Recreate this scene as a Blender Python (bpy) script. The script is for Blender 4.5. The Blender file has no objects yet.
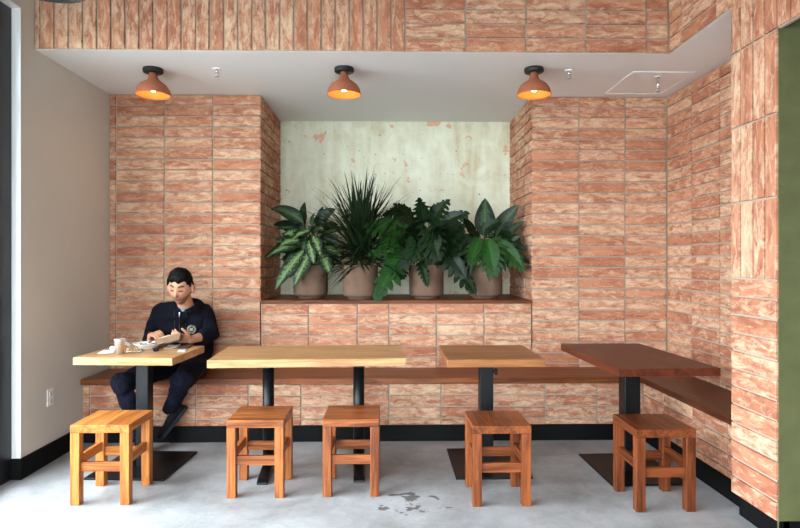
import bpy, bmesh, math, random
from mathutils import Vector, Matrix, noise, Quaternion
random.seed(7)
PI = math.pi
S = bpy.context.scene
C = S.collection
V = Vector

# ------------------------------------------------------------------ camera
FPX, HOR, CAMZ = 600.0, 262.0, 1.33
YAW = math.atan(12/600)
cam_d = bpy.data.cameras.new('camera'); cam = bpy.data.objects.new('camera', cam_d); C.objects.link(cam)
cam.location = (0, 0, CAMZ); cam.rotation_euler = (PI/2, 0, -YAW)
cam_d.sensor_width = 36; cam_d.lens = 36*FPX/800; cam_d.shift_y = -(264-HOR)/800
cam_d.clip_start = .05
S.camera = cam
def pt(px, py, d):
    """world point seen at a pixel of the photograph at depth d"""
    xc = (px-400)*d/FPX; z = CAMZ-(py-HOR)*d/FPX
    return V((xc*math.cos(YAW)+d*math.sin(YAW), d*math.cos(YAW)-xc*math.sin(YAW), z))

# ------------------------------------------------------------------ materials
def srgb(r, g, b):
    f = lambda c: (c/255/12.92) if c/255 <= .04045 else ((c/255+.055)/1.055)**2.4
    return (f(r), f(g), f(b), 1)
class NT:
    def __init__(s, name):
        s.m = bpy.data.materials.new(name); s.m.use_nodes = True
        s.t = s.m.node_tree; s.b = s.t.nodes['Principled BSDF']; s.out = s.t.nodes['Material Output']
    def n(s, typ, **kw):
        nd = s.t.nodes.new(typ)
        for k, v in kw.items():
            if k in ('ins',):
                for a, b in v.items(): s.put(nd.inputs[a], b)
            else: setattr(nd, k, v)
        return nd
    def put(s, inp, v):
        if isinstance(v, bpy.types.NodeSocket): s.t.links.new(v, inp)
        else: inp.default_value = v
    def tc(s, w='Object'): return s.n('ShaderNodeTexCoord').outputs[w]
    def map(s, vec, scale=(1,1,1), loc=(0,0,0)):
        return s.n('ShaderNodeMapping', ins={'Vector': vec, 'Scale': scale, 'Location': loc}).outputs[0]
    def noise(s, vec, scale=5, detail=4, rough=.5, dist=0):
        return s.n('ShaderNodeTexNoise', ins={'Vector': vec, 'Scale': scale, 'Detail': detail, 'Roughness': rough, 'Distortion': dist}).outputs[0]
    def ramp(s, fac, stops):
        r = s.n('ShaderNodeValToRGB'); s.put(r.inputs[0], fac)
        el = r.color_ramp.elements
        while len(el) < len(stops): el.new(.5)
        for e, (p, c) in zip(el, stops):
            e.position = p; e.color = c if isinstance(c, (tuple, list)) else (c, c, c, 1)
        return r.outputs[0]
    def mix(s, fac, a, b, mode='MIX'):
        m = s.n('ShaderNodeMix', data_type='RGBA', blend_type=mode)
        s.put(m.inputs[0], fac); s.put(m.inputs[6], a); s.put(m.inputs[7], b)
        return m.outputs[2]
    def math(s, op, a, b=0, c=0, clamp=False):
        m = s.n('ShaderNodeMath', operation=op, use_clamp=clamp)
        s.put(m.inputs[0], a); s.put(m.inputs[1], b); s.put(m.inputs[2], c)
        return m.outputs[0]
    def bump(s, h, strength=.3, dist=.005):
        b = s.n('ShaderNodeBump', ins={'Height': h, 'Strength': strength, 'Distance': dist})
        s.put(s.b.inputs['Normal'], b.outputs[0])
    def fin(s, col=None, rough=.5, metal=0, spec=.5):
        if col is not None: s.put(s.b.inputs['Base Color'], col)
        s.put(s.b.inputs['Roughness'], rough); s.put(s.b.inputs['Metallic'], metal)
        s.put(s.b.inputs['Specular IOR Level'], spec)
        return s.m
def plain(name, col, rough=.5, metal=0, spec=.5, bump=0, bscale=200, var=0):
    t = NT(name)
    c = col
    if var:
        n = t.noise(t.tc(), 9, 5)
        c = t.mix(t.ramp(n, [(.3, 0), (.7, 1)]), tuple(x*(1-var) for x in col[:3])+(1,), tuple(min(1, x*(1+var)) for x in col[:3])+(1,))
    if bump: t.bump(t.noise(t.tc(), bscale, 3), bump, .002)
    return t.fin(c, rough, metal, spec)

M = {}
# brick tile: UV x runs along the tile, y across it; each tile has its own offset and seed
t = NT('brick_tile')
uv = t.n('ShaderNodeUVMap', uv_map='UVMap').outputs[0]
sd = t.n('ShaderNodeUVMap', uv_map='seed').outputs[0]
sx = t.n('ShaderNodeSeparateXYZ', ins={0: sd}).outputs
n1 = t.noise(t.map(uv, (9, 27, 1)), 1.0, 7, .68, .8)
n2 = t.noise(t.map(uv, (45, 80, 1), (3.7, 1.2, 0)), 1.0, 5, .7, .2)
n3 = t.noise(t.map(uv, (6, 16, 1), (9.7, 5.2, 0)), 1.0, 5, .6, .5)
a = t.math('ADD', n1, t.math('MULTIPLY', t.math('SUBTRACT', n2, .5), .25))
a = t.math('ADD', a, t.math('MULTIPLY', t.math('SUBTRACT', sx[0], .5), .16))
cream = t.ramp(a, [(.455, 0), (.56, .5), (.70, 1)])
base = t.mix(sx[1], srgb(174, 112, 84), srgb(196, 138, 106))
base = t.mix(t.ramp(n3, [(.44, 0), (.64, .7)]), base, srgb(144, 80, 60))
col = t.mix(t.math('MULTIPLY', cream, .85), base, srgb(222, 192, 160))
pits = t.ramp(n2, [(.28, 1), (.42, 0)])
col = t.mix(t.math('MULTIPLY', pits, .35), col, srgb(140, 84, 62))
t.bump(t.math('ADD', n2, t.math('MULTIPLY', n1, 1.5)), .35, .004)
M['tile'] = t.fin(col, .82, 0, .25)
t = NT('grout')
g = t.noise(t.tc(), 60, 4)
t.bump(g, .3, .003)
M['grout'] = t.fin(t.mix(g, srgb(158, 144, 128), srgb(186, 172, 154)), .9, 0, .2)

def wood(name, light, dark, axis=0, plank=.0, rough=.35, vary=.25, spec=.3):
    t = NT(name)
    oi = t.n('ShaderNodeObjectInfo').outputs['Random']
    co = t.n('ShaderNodeVectorMath', operation='ADD', ins={0: t.tc()}).outputs[0]
    cx = t.n('ShaderNodeCombineXYZ', ins={0: t.math('MULTIPLY', oi, 7), 1: t.math('MULTIPLY', oi, 3), 2: t.math('MULTIPLY', oi, 5)}).outputs[0]
    t.put(co.node.inputs[1], cx)
    sc = [34, 34, 34]; sc[axis] = 2.2
    g1 = t.noise(t.map(co, tuple(sc)), 1, 5, .6, 1.2)
    sc2 = [160, 160, 160]; sc2[axis] = 5
    g2 = t.noise(t.map(co, tuple(sc2)), 1, 3, .6)
    sc3 = [8, 8, 8]; sc3[axis] = 1.0
    g3 = t.noise(t.map(co, tuple(sc3)), 1, 3, .5)
    f = t.math('ADD', t.math('MULTIPLY', g1, .55), t.math('ADD', t.math('MULTIPLY', g2, .2), t.math('MULTIPLY', g3, .25)))
    c = t.mix(t.ramp(f, [(.41, 0), (.58, 1)]), dark, light)
    if plank:
        sp = t.n('ShaderNodeSeparateXYZ', ins={0: t.tc()}).outputs
        o = sp[1] if axis == 0 else sp[0]
        cell = t.math('FLOOR', t.math('DIVIDE', o, plank))
        al = t.math('FLOOR', t.math('DIVIDE', t.math('ADD', sp[axis], t.math('MULTIPLY', cell, .37)), .9))
        w = t.n('ShaderNodeTexWhiteNoise', noise_dimensions='2D', ins={'Vector': t.n('ShaderNodeCombineXYZ', ins={0: cell, 1: al}).outputs[0]}).outputs[0]
        k = t.math('ADD', t.math('MULTIPLY', w, vary*2), 1-vary)
        kk = t.n('ShaderNodeCombineXYZ', ins={0: k, 1: k, 2: k}).outputs[0]
        c = t.mix(1, c, kk, 'MULTIPLY')
    t.bump(g2, .12, .001)
    return t.fin(c, rough, 0, spec)
M['oak'] = wood('oak_top', srgb(196, 152, 104), srgb(158, 112, 70), 0, .085, .38, .10)
M['oak_mid'] = wood('oak_mid_top', srgb(158, 104, 60), srgb(118, 70, 36), 0, .085, .34, .16)  # darker than the left tops, partly light falloff put into the wood colour
M['cherry'] = wood('cherry_top', srgb(96, 44, 24), srgb(64, 26, 14), 1, .09, .4, .08, .25)
M['bench'] = wood('bench_wood', srgb(146, 82, 42), srgb(92, 46, 22), 0, .12, .35, .15)
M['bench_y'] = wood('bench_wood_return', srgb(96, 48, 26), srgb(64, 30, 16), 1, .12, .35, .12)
M['sill'] = wood('sill_wood', srgb(130, 70, 36), srgb(80, 42, 22), 0, .15, .45, .1, .15)
STW = [(srgb(204,130,62), srgb(136,72,30)), (srgb(182,108,54), srgb(108,54,24)), (srgb(166,92,46), srgb(96,46,20)),
       (srgb(150,80,38), srgb(84,38,17)), (srgb(130,66,32), srgb(66,30,14))]  # wood tones darken left to right, partly window light falloff put into colour
for i, (a_, b_) in enumerate(STW):
    M['st%dz' % i] = wood('stool_wood_leg', a_, b_, 2, 0, .4, .1)
    M['st%dx' % i] = wood('stool_wood_rail', a_, b_, 0, 0, .4, .1)
    M['st%dt' % i] = wood('stool_wood_top', a_, b_, 0 if i in (1, 2) else 1, .08, .36, .07)
    M['st%dy' % i] = wood('stool_wood_side_rail', a_, b_, 1, 0, .4, .1)

t = NT('concrete_floor')
o = t.tc()
n1 = t.noise(o, 1.4, 6, .62, .4); n2 = t.noise(o, 9, 6, .7, .6); n3 = t.noise(o, 70, 4, .6)
f = t.math('ADD', t.math('MULTIPLY', n1, .6), t.math('ADD', t.math('MULTIPLY', n2, .3), t.math('MULTIPLY', n3, .1)))
c = t.mix(t.ramp(f, [(.36, 0), (.62, 1)]), srgb(130, 131, 130), srgb(186, 188, 190))
# dark worn patches in the coating
dist = t.n('ShaderNodeVectorMath', operation='DISTANCE', ins={0: t.map(o, (1, 1.3, 0)), 1: (.12, 3.30*1.3, 0)}).outputs['Value']
mask = t.ramp(dist, [(.18, 1), (.55, 0)])
sp = t.noise(t.map(o, (7, 8, 1), (2.9, 1.4, 0)), 1.2, 4, .6, .3)
spot = t.ramp(t.math('MULTIPLY', mask, sp), [(.53, 0), (.56, 1)])
c = t.mix(t.math('MULTIPLY', spot, .85), c, srgb(84, 84, 82))
sp2 = t.ramp(t.noise(t.map(o, (30, 30, 1)), 1.3, 3, .6), [(.68, 0), (.72, .5)])
c = t.mix(t.math('MULTIPLY', sp2, t.ramp(dist, [(.3, .9), (1.5, .1)])), c, srgb(96, 96, 94))
vo = t.n('ShaderNodeTexVoronoi', feature='DISTANCE_TO_EDGE', ins={'Vector': t.n('ShaderNodeVectorMath', operation='ADD', ins={0: o, 1: t.n('ShaderNodeVectorMath', operation='SCALE', ins={0: t.n('ShaderNodeTexNoise', ins={'Vector': o, 'Scale': 2.0}).outputs[1], 3: .5}).outputs[0]}).outputs[0], 'Scale': .55}).outputs[0]
c = t.mix(t.ramp(vo, [(.0, .12), (.006, 0)]), c, srgb(105, 104, 102))
t.bump(t.math('ADD', n3, t.math('MULTIPLY', n2, 2)), .12, .003)
M['floor'] = t.fin(c, t.ramp(n2, [(.3, .38), (.7, .55)]), 0, .4)

t = NT('niche_concrete')
o = t.tc()
n1 = t.noise(t.map(o, (5, 1, .7)), 1.5, 6, .6, .3); n2 = t.noise(t.map(o, (1, 1, 1)), 5, 6, .65, .6); n3 = t.noise(o, 60, 3)
f = t.math('ADD', t.math('MULTIPLY', n1, .55), t.math('MULTIPLY', n2, .45))
c = t.ramp(f, [(.34, srgb(206, 196, 160)), (.44, srgb(220, 218, 190)), (.56, srgb(233, 235, 212)), (.68, srgb(244, 245, 230))])
rust = t.ramp(t.noise(t.map(o, (4, 1, 5), (4.2, 0, 1.4)), 1.1, 4, .6, .3), [(.635, 0), (.665, .8)])
c = t.mix(rust, c, srgb(222, 168, 136))
spk = t.ramp(t.noise(t.map(o, (26, 1, 22)), 1.2, 3, .5), [(.69, 0), (.72, .85)])
c = t.mix(spk, c, srgb(96, 92, 76))
t.bump(t.math('ADD', n2, n3), .25, .005)
M['conc'] = t.fin(c, .85, 0, .2)

t = NT('plaster_left'); n = t.noise(t.tc(), 2, 3); t.bump(t.noise(t.tc(), 260, 2), .08, .001)
M['plaster'] = t.fin(t.mix(n, srgb(204, 200, 188), srgb(212, 208, 197)), .75, 0, .25)
M['ceil'] = plain('ceiling_paint', srgb(232, 231, 228), .8, 0, .2, .05, 300)
M['dark_room'] = plain('low_bounce_dark', srgb(70, 72, 72), .8, 0, .2)  # unseen walls and ceiling, colour made dark to cut bounce light
M['white'] = plain('white_paint', srgb(238, 238, 236), .5)
M['green'] = plain('green_plaster', srgb(98, 98, 64), .85, 0, .15, .2, 40, .12)
M['base'] = plain('black_baseboard', srgb(9, 9, 10), .6, 0, .15)
M['metal'] = plain('black_powder_coat', srgb(10, 12, 15), .4, 0, .3, .1, 300)
M['frame'] = plain('black_window_frame', srgb(14, 17, 24), .4, 0, .5)
M['terra'] = plain('terracotta_shade', srgb(156, 94, 68), .8, 0, .25, .2, 90, .06)
M['shade_in'] = plain('lit_shade_inside', srgb(196, 124, 56), .7)  # terracotta inside with the bulb's warm glow put into its colour
M['black'] = plain('matte_black', srgb(18, 18, 18), .6)
M['pot'] = plain('clay_pot', srgb(114, 90, 74), .85, 0, .2, .4, 40, .16)
M['soil'] = plain('soil', srgb(40, 30, 22), .95, 0, .1, 1, 120)
M['steel'] = plain('brushed_steel', srgb(225, 225, 225), .35, 1)
M['chrome'] = plain('chrome', srgb(210, 210, 210), .2, 1)
M['china'] = plain('white_china', srgb(240, 238, 232), .2)
M['paper'] = plain('white_paper', srgb(236, 234, 228), .8, 0, .2)
M['kraft'] = plain('kraft_paper', srgb(136, 110, 88), .85, 0, .2, .3, 60, .08)
M['pita'] = plain('toasted_flatbread', srgb(196, 160, 112), .85, 0, .2, .6, 70, .2)
M['food1'] = plain('food_dark', srgb(70, 52, 36), .6, 0, .4, .5, 90, .3)
M['food2'] = plain('food_orange', srgb(206, 140, 66), .6, 0, .4, .5, 90, .3)
M['phone'] = plain('phone_glass', srgb(12, 13, 16), .08)
M['sauce'] = plain('dark_blue_plastic', srgb(34, 40, 60), .3)
M['hair'] = plain('black_hair', srgb(7, 6, 6), .65, 0, .15, .8, 130)
t = NT('navy_fleece'); n = t.noise(t.tc(), 14, 4, .6, .6); t.bump(t.math('ADD', t.noise(t.tc(), 500, 2), t.math('MULTIPLY', n, 6)), .5, .006)
M['hoodie'] = t.fin(t.mix(n, srgb(11, 11, 18), srgb(17, 17, 27)), .95, 0, .12)
t = NT('navy_denim'); n = t.noise(t.tc(), 16, 4, .6, .6); t.bump(t.math('ADD', t.noise(t.tc(), 500, 2), t.math('MULTIPLY', n, 6)), .5, .006)
M['denim'] = t.fin(t.mix(n, srgb(12, 13, 24), srgb(19, 21, 38)), .9, 0, .15)
M['tee'] = plain('teal_grey_tee', srgb(110, 132, 136), .9, 0, .1)
M['sneaker'] = plain('black_suede', srgb(26, 27, 32), .75, 0, .2, .3, 150)
M['sole'] = plain('dark_rubber', srgb(40, 42, 48), .7, 0, .3)
M['patch'] = plain('cream_thread', srgb(196, 188, 160), .85, 0, .2)
t = NT('skin')
vc = t.n('ShaderNodeVertexColor', layer_name='tint').outputs[0]
t.put(t.b.inputs['Subsurface Weight'], .12); t.put(t.b.inputs['Subsurface Radius'], (.01, .004, .002)); t.put(t.b.inputs['Subsurface Scale'], 1.0)
M['skin'] = t.fin(vc, .5, 0, .35)
t = NT('bulb_glow'); t.put(t.b.inputs['Emission Color'], srgb(255, 214, 150)); t.put(t.b.inputs['Emission Strength'], 40.0)
M['bulb'] = t.fin(srgb(255, 235, 200), .3)
# glass with plain see-through body and a fresnel reflection
t = NT('window_glass')
bf = t.n('ShaderNodeNewGeometry').outputs['Backfacing']
fr = t.n('ShaderNodeFresnel', ins={0: t.math('ADD', 1.45, t.math('MULTIPLY', bf, 1/1.45-1.45))}).outputs[0]
tr = t.n('ShaderNodeBsdfTransparent', ins={0: (.93, .96, .97, 1)}).outputs[0]
gl = t.n('ShaderNodeBsdfGlossy', ins={'Roughness': 0.02}).outputs[0]
mx = t.n('ShaderNodeMixShader'); t.put(mx.inputs[0], fr); t.put(mx.inputs[1], tr); t.put(mx.inputs[2], gl)
t.t.links.new(mx.outputs[0], t.out.inputs[0]); M['glass'] = t.m

def leafmat(name, edge, centre, varieg, rough=.45):
    t = NT(name)
    uv = t.n('ShaderNodeUVMap', uv_map='UVMap').outputs[0]
    s = t.n('ShaderNodeSeparateXYZ', ins={0: uv}).outputs     # x: -1..1 across (+2*k seed), y: 0..1 along
    ac = t.math('ABSOLUTE', s[0])
    nn = t.noise(t.tc(), 60, 4, .7)
    rib = t.math('MULTIPLY', t.math('SINE', t.math('MULTIPLY', t.math('SUBTRACT', s[1], t.math('MULTIPLY', ac, .25)), 55)), .5)
    f = t.math('SUBTRACT', 1.0, ac)
    f = t.math('ADD', t.math('MULTIPLY', f, 1.1), t.math('MULTIPLY', t.math('SUBTRACT', nn, .5), 2.6))
    f = t.math('ADD', f, t.math('MULTIPLY', rib, .08))
    big = t.ramp(t.noise(t.tc(), 5, 2), [(.35, .65), (.65, 1)])
    f = t.ramp(f, [(.45, 0), (.9, varieg)])
    c = t.mix(f, edge, centre)
    mid = t.ramp(ac, [(.03, .5), (.08, 0)])
    c = t.mix(mid, c, tuple(min(1, x*1.7) for x in centre[:3])+(1,))
    t.bump(rib, .25, .002)
    t.put(t.b.inputs['Transmission Weight'], 0)
    return t.fin(c, rough, 0, .22)
M['leaf_var'] = leafmat('variegated_leaf', srgb(20, 38, 18), srgb(110, 134, 84), .75)
M['leaf_dark'] = leafmat('dark_leaf', srgb(14, 30, 12), srgb(22, 44, 16), .6)
M['leaf_mid'] = leafmat('green_leaf', srgb(20, 52, 14), srgb(34, 74, 22), .6)
M['leaf_spike'] = leafmat('strap_leaf', srgb(20, 34, 16), srgb(36, 54, 24), .4, .45)
M['leaf_cal'] = leafmat('calathea_leaf', srgb(18, 34, 18), srgb(70, 92, 60), .6)
M['stem'] = plain('green_stem', srgb(58, 84, 40), .5)
M['cane'] = plain('woody_cane', srgb(110, 90, 66), .8, 0, .2, .5, 60)

# ------------------------------------------------------------------ mesh builders
class MB:
    def __init__(s):
        s.bm = bmesh.new(); s.uv = s.bm.loops.layers.uv.new('UVMap'); s.sd = s.bm.loops.layers.uv.new('seed')
    def face(s, vs, mi=0, smooth=False):
        try: f = s.bm.faces.new(vs)
        except ValueError: return None
        f.material_index = mi; f.smooth = smooth
        return f
    def box(s, c, d, rot=None, mi=0):
        x, y, z = (k/2 for k in d)
        R = rot or Matrix.Identity(3)
        vs = [s.bm.verts.new(V(c)+R@V((a*x, b*y, e*z))) for a in (-1, 1) for b in (-1, 1) for e in (-1, 1)]
        for q in ((0,1,3,2), (4,6,7,5), (0,4,5,1), (2,3,7,6), (0,2,6,4), (1,5,7,3)):
            s.face([vs[i] for i in q], mi)
        return s
    def bx(s, x0, x1, y0, y1, z0, z1, mi=0):
        return s.box(((x0+x1)/2, (y0+y1)/2, (z0+z1)/2), (x1-x0, y1-y0, z1-z0), None, mi)
    def lathe(s, prof, c=(0,0,0), n=48, mi=0, R=None, close=True):
        R = R or Matrix.Identity(3); c = V(c); rings = []
        for r, z in prof:
            if r < 1e-6: rings.append([s.bm.verts.new(c+R@V((0, 0, z)))])
            else: rings.append([s.bm.verts.new(c+R@V((r*math.cos(2*PI*i/n), r*math.sin(2*PI*i/n), z))) for i in range(n)])
        for a, b in zip(rings, rings[1:]):
            for i in range(n):
                j = (i+1) % n
                if len(a) == 1 and len(b) == 1: continue
                if len(a) == 1: s.face([a[0], b[j], b[i]], mi, True)
                elif len(b) == 1: s.face([a[i], a[j], b[0]], mi, True)
                else: s.face([a[i], a[j], b[j], b[i]], mi, True)
        return s
    def tube(s, pts, rad, n=10, mi=0, cap=True, ell=None):
        """swept tube with round ends; rad: list; ell: list of (a,b) multipliers with frame hint x"""
        pts = [V(p) for p in pts]
        if not isinstance(rad, (list, tuple)): rad = [rad]*len(pts)
        P, Rr, E = [], [], []
        el = ell or [(1, 1)]*len(pts)
        d0 = (pts[1]-pts[0]).normalized(); d1 = (pts[-1]-pts[-2]).normalized()
        if cap:
            for k in (0, .25, .6): 
                ang = k*PI/2
                P.append(pts[0]-d0*rad[0]*min(el[0])*math.cos(ang)); Rr.append(rad[0]*math.sin(ang)); E.append(el[0])
        for i, p in enumerate(pts): P.append(p); Rr.append(rad[i]); E.append(el[i])
        if cap:
            for k in (.6, .25, 0):
                ang = k*PI/2
                P.append(pts[-1]+d1*rad[-1]*min(el[-1])*math.cos(ang)); Rr.append(rad[-1]*math.sin(ang)); E.append(el[-1])
        up = V((1, 0, 0)) if abs(d0.x) < .8 else V((0, 0, 1))
        rings = []
        for i, p in enumerate(P):
            a = P[max(0, i-1)]; b = P[min(len(P)-1, i+1)]
            d = (b-a).normalized()
            u = (up-d*up.dot(d)).normalized(); w = d.cross(u); up = u
            if Rr[i] < 1e-7: rings.append([s.bm.verts.new(p)])
            else: rings.append([s.bm.verts.new(p+u*Rr[i]*E[i][0]*math.cos(2*PI*k/n)+w*Rr[i]*E[i][1]*math.sin(2*PI*k/n)) for k in range(n)])
        for a, b in zip(rings, rings[1:]):
            for i in range(n):
                j = (i+1) % n
                if len(a) == 1 and len(b) == 1: continue
                if len(a) == 1: s.face([a[0], b[j], b[i]], mi, True)
                elif len(b) == 1: s.face([a[i], a[j], b[0]], mi, True)
                else: s.face([a[i], a[j], b[j], b[i]], mi, True)
        return s
    def ball(s, c, r, R=None, nu=20, nv=12, mi=0, fn=None):
        R = R or Matrix.Identity(3); c = V(c)
        if not isinstance(r, (tuple, list)): r = (r, r, r)
        g = []
        for j in range(nv+1):
            th = PI*j/nv; row = []
            for i in range(1 if j in (0, nv) else nu):
                ph = 2*PI*i/nu
                d = V((math.sin(th)*math.cos(ph), math.sin(th)*math.sin(ph), math.cos(th)))
                p = V((d.x*r[0], d.y*r[1], d.z*r[2]))
                if fn: p = fn(d, p)
                row.append(s.bm.verts.new(c+R@p))
            g.append(row)
        for a, b in zip(g, g[1:]):
            for i in range(nu):
                j = (i+1) % nu
                if len(a) == 1: s.face([a[0], b[i], b[j]], mi, True)
                elif len(b) == 1: s.face([a[i], b[0], a[j]], mi, True)
                else: s.face([a[i], b[i], b[j], a[j]], mi, True)
        return s
    def prism(s, poly, z0, z1, mi=0, M4=None):
        M4 = M4 or Matrix.Identity(4)
        a = [s.bm.verts.new(M4@V((x, y, z0))) for x, y in poly]; b = [s.bm.verts.new(M4@V((x, y, z1))) for x, y in poly]
        s.face(a[::-1], mi); s.face(b, mi)
        for i in range(len(poly)):
            j = (i+1) % len(poly); s.face([a[i], a[j], b[j], b[i]], mi)
        return s
    def tile(s, o, U, W, N, u0, u1, v0, v1, along_u=True, gap=.0056, th=.012, mi=1):
        """one brick tile in the plane o + u*U + v*W, standing th out of it along N"""
        j = lambda a: random.uniform(-a, a)
        u0 += gap+j(.0008); u1 -= gap+j(.0008); v0 += gap+j(.0008); v1 -= gap+j(.0008)
        if u1-u0 < .008 or v1-v0 < .008: return
        b = .0025; sx, sy = random.uniform(0, 90), random.uniform(0, 90)
        seed = (random.random(), random.random()); jt = [(j(.0012), j(.0012)) for _ in range(4)]; dz = j(.001)
        co = [(u0, v0), (u1, v0), (u1, v1), (u0, v1)]
        si = [(1, 1), (-1, 1), (-1, -1), (1, -1)]
        P = lambda u, v, n: s.bm.verts.new(o+U*u+W*v+N*n)
        ring = []
        for k, (ins, n) in enumerate(((0, 0), (0, th-b), (b, th+dz))):
            ring.append([(P(u+jt[i][0]+ins*si[i][0], v+jt[i][1]+ins*si[i][1], n), u, v) for i, (u, v) in enumerate(co)])
        fs = []
        for a, c in zip(ring, ring[1:]):
            for i in range(4):
                q = (i+1) % 4; fs.append([a[i], a[q], c[q], c[i]])
        fs.append(ring[-1])
        flip = U.cross(W).dot(N) < 0
        for q in fs:
            if flip: q = q[::-1]
            f = s.face([e[0] for e in q], mi)
            if f:
                for lp, e in zip(f.loops, q):
                    lp[s.uv].uv = ((e[1], e[2]) if along_u else (e[2], e[1]))
                    lp[s.uv].uv.x += sx; lp[s.uv].uv.y += sy; lp[s.sd].uv = seed
    def build(s, name, mats, parent=None, bevel=0, seg=2, smooth=False, recalc=True, raw=False):
        if recalc: bmesh.ops.recalc_face_normals(s.bm, faces=s.bm.faces)
        me = bpy.data.meshes.new(name); s.bm.to_mesh(me); s.bm.free()
        if not isinstance(mats, (list, tuple)): mats = [mats]
        for m in mats: me.materials.append(m)
        if smooth:
            for p in me.polygons: p.use_smooth = True
        o = bpy.data.objects.new(name, me)
        if not raw: C.objects.link(o)
        if parent: o.parent = parent
        if bevel:
            md = o.modifiers.new('bevel', 'BEVEL'); md.width = bevel; md.segments = seg; md.limit_method = 'ANGLE'
        return o
def tag(o, label=None, cat=None, group=None, kind=None):
    if label: o['label'] = label
    if cat: o['category'] = cat
    if group: o['group'] = group
    if kind: o['kind'] = kind
    return o
def thing(name, label, cat, loc=(0,0,0), rz=0, group=None):
    o = bpy.data.objects.new(name, None); C.objects.link(o); o.location = loc; o.rotation_euler = (0, 0, rz)
    o.empty_display_size = .1
    return tag(o, label, cat, group)
def struct(o): o['kind'] = 'structure'; return o

# ------------------------------------------------------------------ the room
XL, XR, YB, ZC = -2.248, 2.29, 4.88, 2.684       # left wall, right wall, back wall, alcove ceiling
YR, YN = 4.455, 5.78                            # bench riser, niche back
NX0, NX1, ZS = -1.03, 1.175, 1.02               # niche sides, niche ledge
YBM, XP = 3.855, 1.82                           # brick beam face, pier face
PY0, PY1 = 2.776, 3.153                         # pier near and far ends
ZT, ZOP, XF, YF, XE = 3.7, 2.425, -2.300, -2.6, 4.3
TH = .012
UX, UY, UZ = V((1,0,0)), V((0,1,0)), V((0,0,1))

m = MB(); m.bx(-2.4, XE+.1, YF-.1, YN+.3, -.12, 0); struct(m.build('floor', M['floor']))
m = MB(); m.bx(-30, -2.4, -30, 30, -.2, -.06); m.bx(-2.4, 30, -30, YF-.1, -.2, -.06); m.bx(XE+.1, 30, YF-.1, 30, -.2, -.06)
t_ = m.build('ground', plain('pavement', srgb(150, 148, 144), .9, 0, .2, .2, 30, .1)); struct(t_)

def rows(z1, z0, pitch):
    r = [z1]
    while r[-1]-pitch > z0+.03: r.append(r[-1]-pitch)
    r.append(z0); return r
# back wall with niche
m = MB()
m.bx(XL-.3, NX0-TH, YB+TH, YB+.3, 0, ZC+.1); m.bx(NX1+TH, XR+.3, YB+TH, YB+.3, 0, ZC+.1)
m.bx(NX0, NX1, YB+TH, YN+.02, 0, ZS-.028)
m.bx(NX0-.3, NX0-TH, YB+.3, YN+.1, 0, ZC+.1); m.bx(NX1+TH, NX1+.3, YB+.3, YN+.1, 0, ZC+.1)
o = V((0, YB+TH, 0)); N = V((0, -1, 0))
colsL = [NX0-TH*0, -1.417, -1.804, -2.191, XL]
colsM = [NX0, -.643, -.247, .008, .397, .785, NX1]
colsR = [NX1, 1.563, 1.943, XR]
pit = .0874
rz = rows(ZC, .44, pit)
for cs in (colsL[::-1], colsR):
    for a, b in zip(cs, cs[1:]):
        for z1, z0 in zip(rz, rz[1:]): m.tile(o, UX, UZ, N, a, b, z0, z1)
for a, b in zip(colsM, colsM[1:]):
    rr = rows(ZS-.028, .44, pit)
    for z1, z0 in zip(rr, rr[1:]): m.tile(o, UX, UZ, N, a, b, z0, z1)
for X, NN, ys in ((NX0-TH, UX, [YB+.0, 5.05, 5.44, YN]), (NX1+TH, -UX, [YB+.0, 5.14, 5.53, YN])):
    rr = rows(ZC, ZS-.02, pit)
    for a, b in zip(ys, ys[1:]):
        for z1, z0 in zip(rr, rr[1:]): m.tile(V((X, 0, 0)), UY, UZ, NN, a, b, z0, z1)
struct(m.build('wall_back', [M['grout'], M['tile']]))
m = MB(); m.bx(NX0-.1, NX1+.1, YN, YN+.12, ZS-.1, ZC+.1); struct(m.build('wall_niche', M['conc']))
m = MB(); m.bx(NX0+.001, NX1-.001, YB-.008, YN, ZS-.028, ZS)
tag(m.build('ledge', M['sill'], bevel=.003), 'brown wooden ledge along the bottom of the wall niche, under the potted plants', 'ledge')

# right wall, seen past the pier
m = MB(); m.bx(XR+TH, XR+.2, PY0, YB+.3, 0, ZC+.1)
rr = rows(ZC, .44, pit); ys = [YB, 4.49, 4.10, 3.71, 3.32, PY1]
for b, a in zip(ys, ys[1:]):
    for z1, z0 in zip(rr, rr[1:]): m.tile(V((XR+TH, 0, 0)), UY, UZ, -UX, a, b, z0, z1)
struct(m.build('wall_right', [M['grout'], M['tile']]))

# brick beam over the alcove mouth, its return and the lintel, all one cladding
m = MB()
m.bx(XL-.1, XR+.2, YBM+TH, YBM+.14, ZC+.001, ZT); m.bx(XP+TH, XP+.14, PY1, YBM+.1, ZC+.001, ZT)
o = V((0, YBM+TH, 0))
x = -2.24; first = True
edges = [XL]+[-2.21+.0893*k for k in range(27)]
edges[-1] = .112
for a, b in zip(edges, edges[1:]):
    m.tile(o, UX, UZ, N, a, b, ZC, ZC+.39, False); m.tile(o, UX, UZ, N, a, b, ZC+.39, ZC+.78, False)
    m.tile(o, UX, UZ, N, a, b, ZC+.78, ZT, False)
zz = [ZC+.0905*k for k in range(12)]
for a, b in zip([.112, .50, .89, 1.28, 1.675], [.50, .89, 1.28, 1.675, XP+.0]):
    for z0, z1 in zip(zz, zz[1:]): m.tile(o, UX, UZ, N, a, b, z0, min(z1, ZT))
for b, a in zip([YBM, 3.69, 3.30], [3.69, 3.30, PY1]):
    for z0, z1 in zip(zz, zz[1:]): m.tile(V((XP+TH, 0, 0)), UY, UZ, -UX, a, b, z0, min(z1, ZT))
struct(m.build('wall_beam', [M['grout'], M['tile']]))

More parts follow.
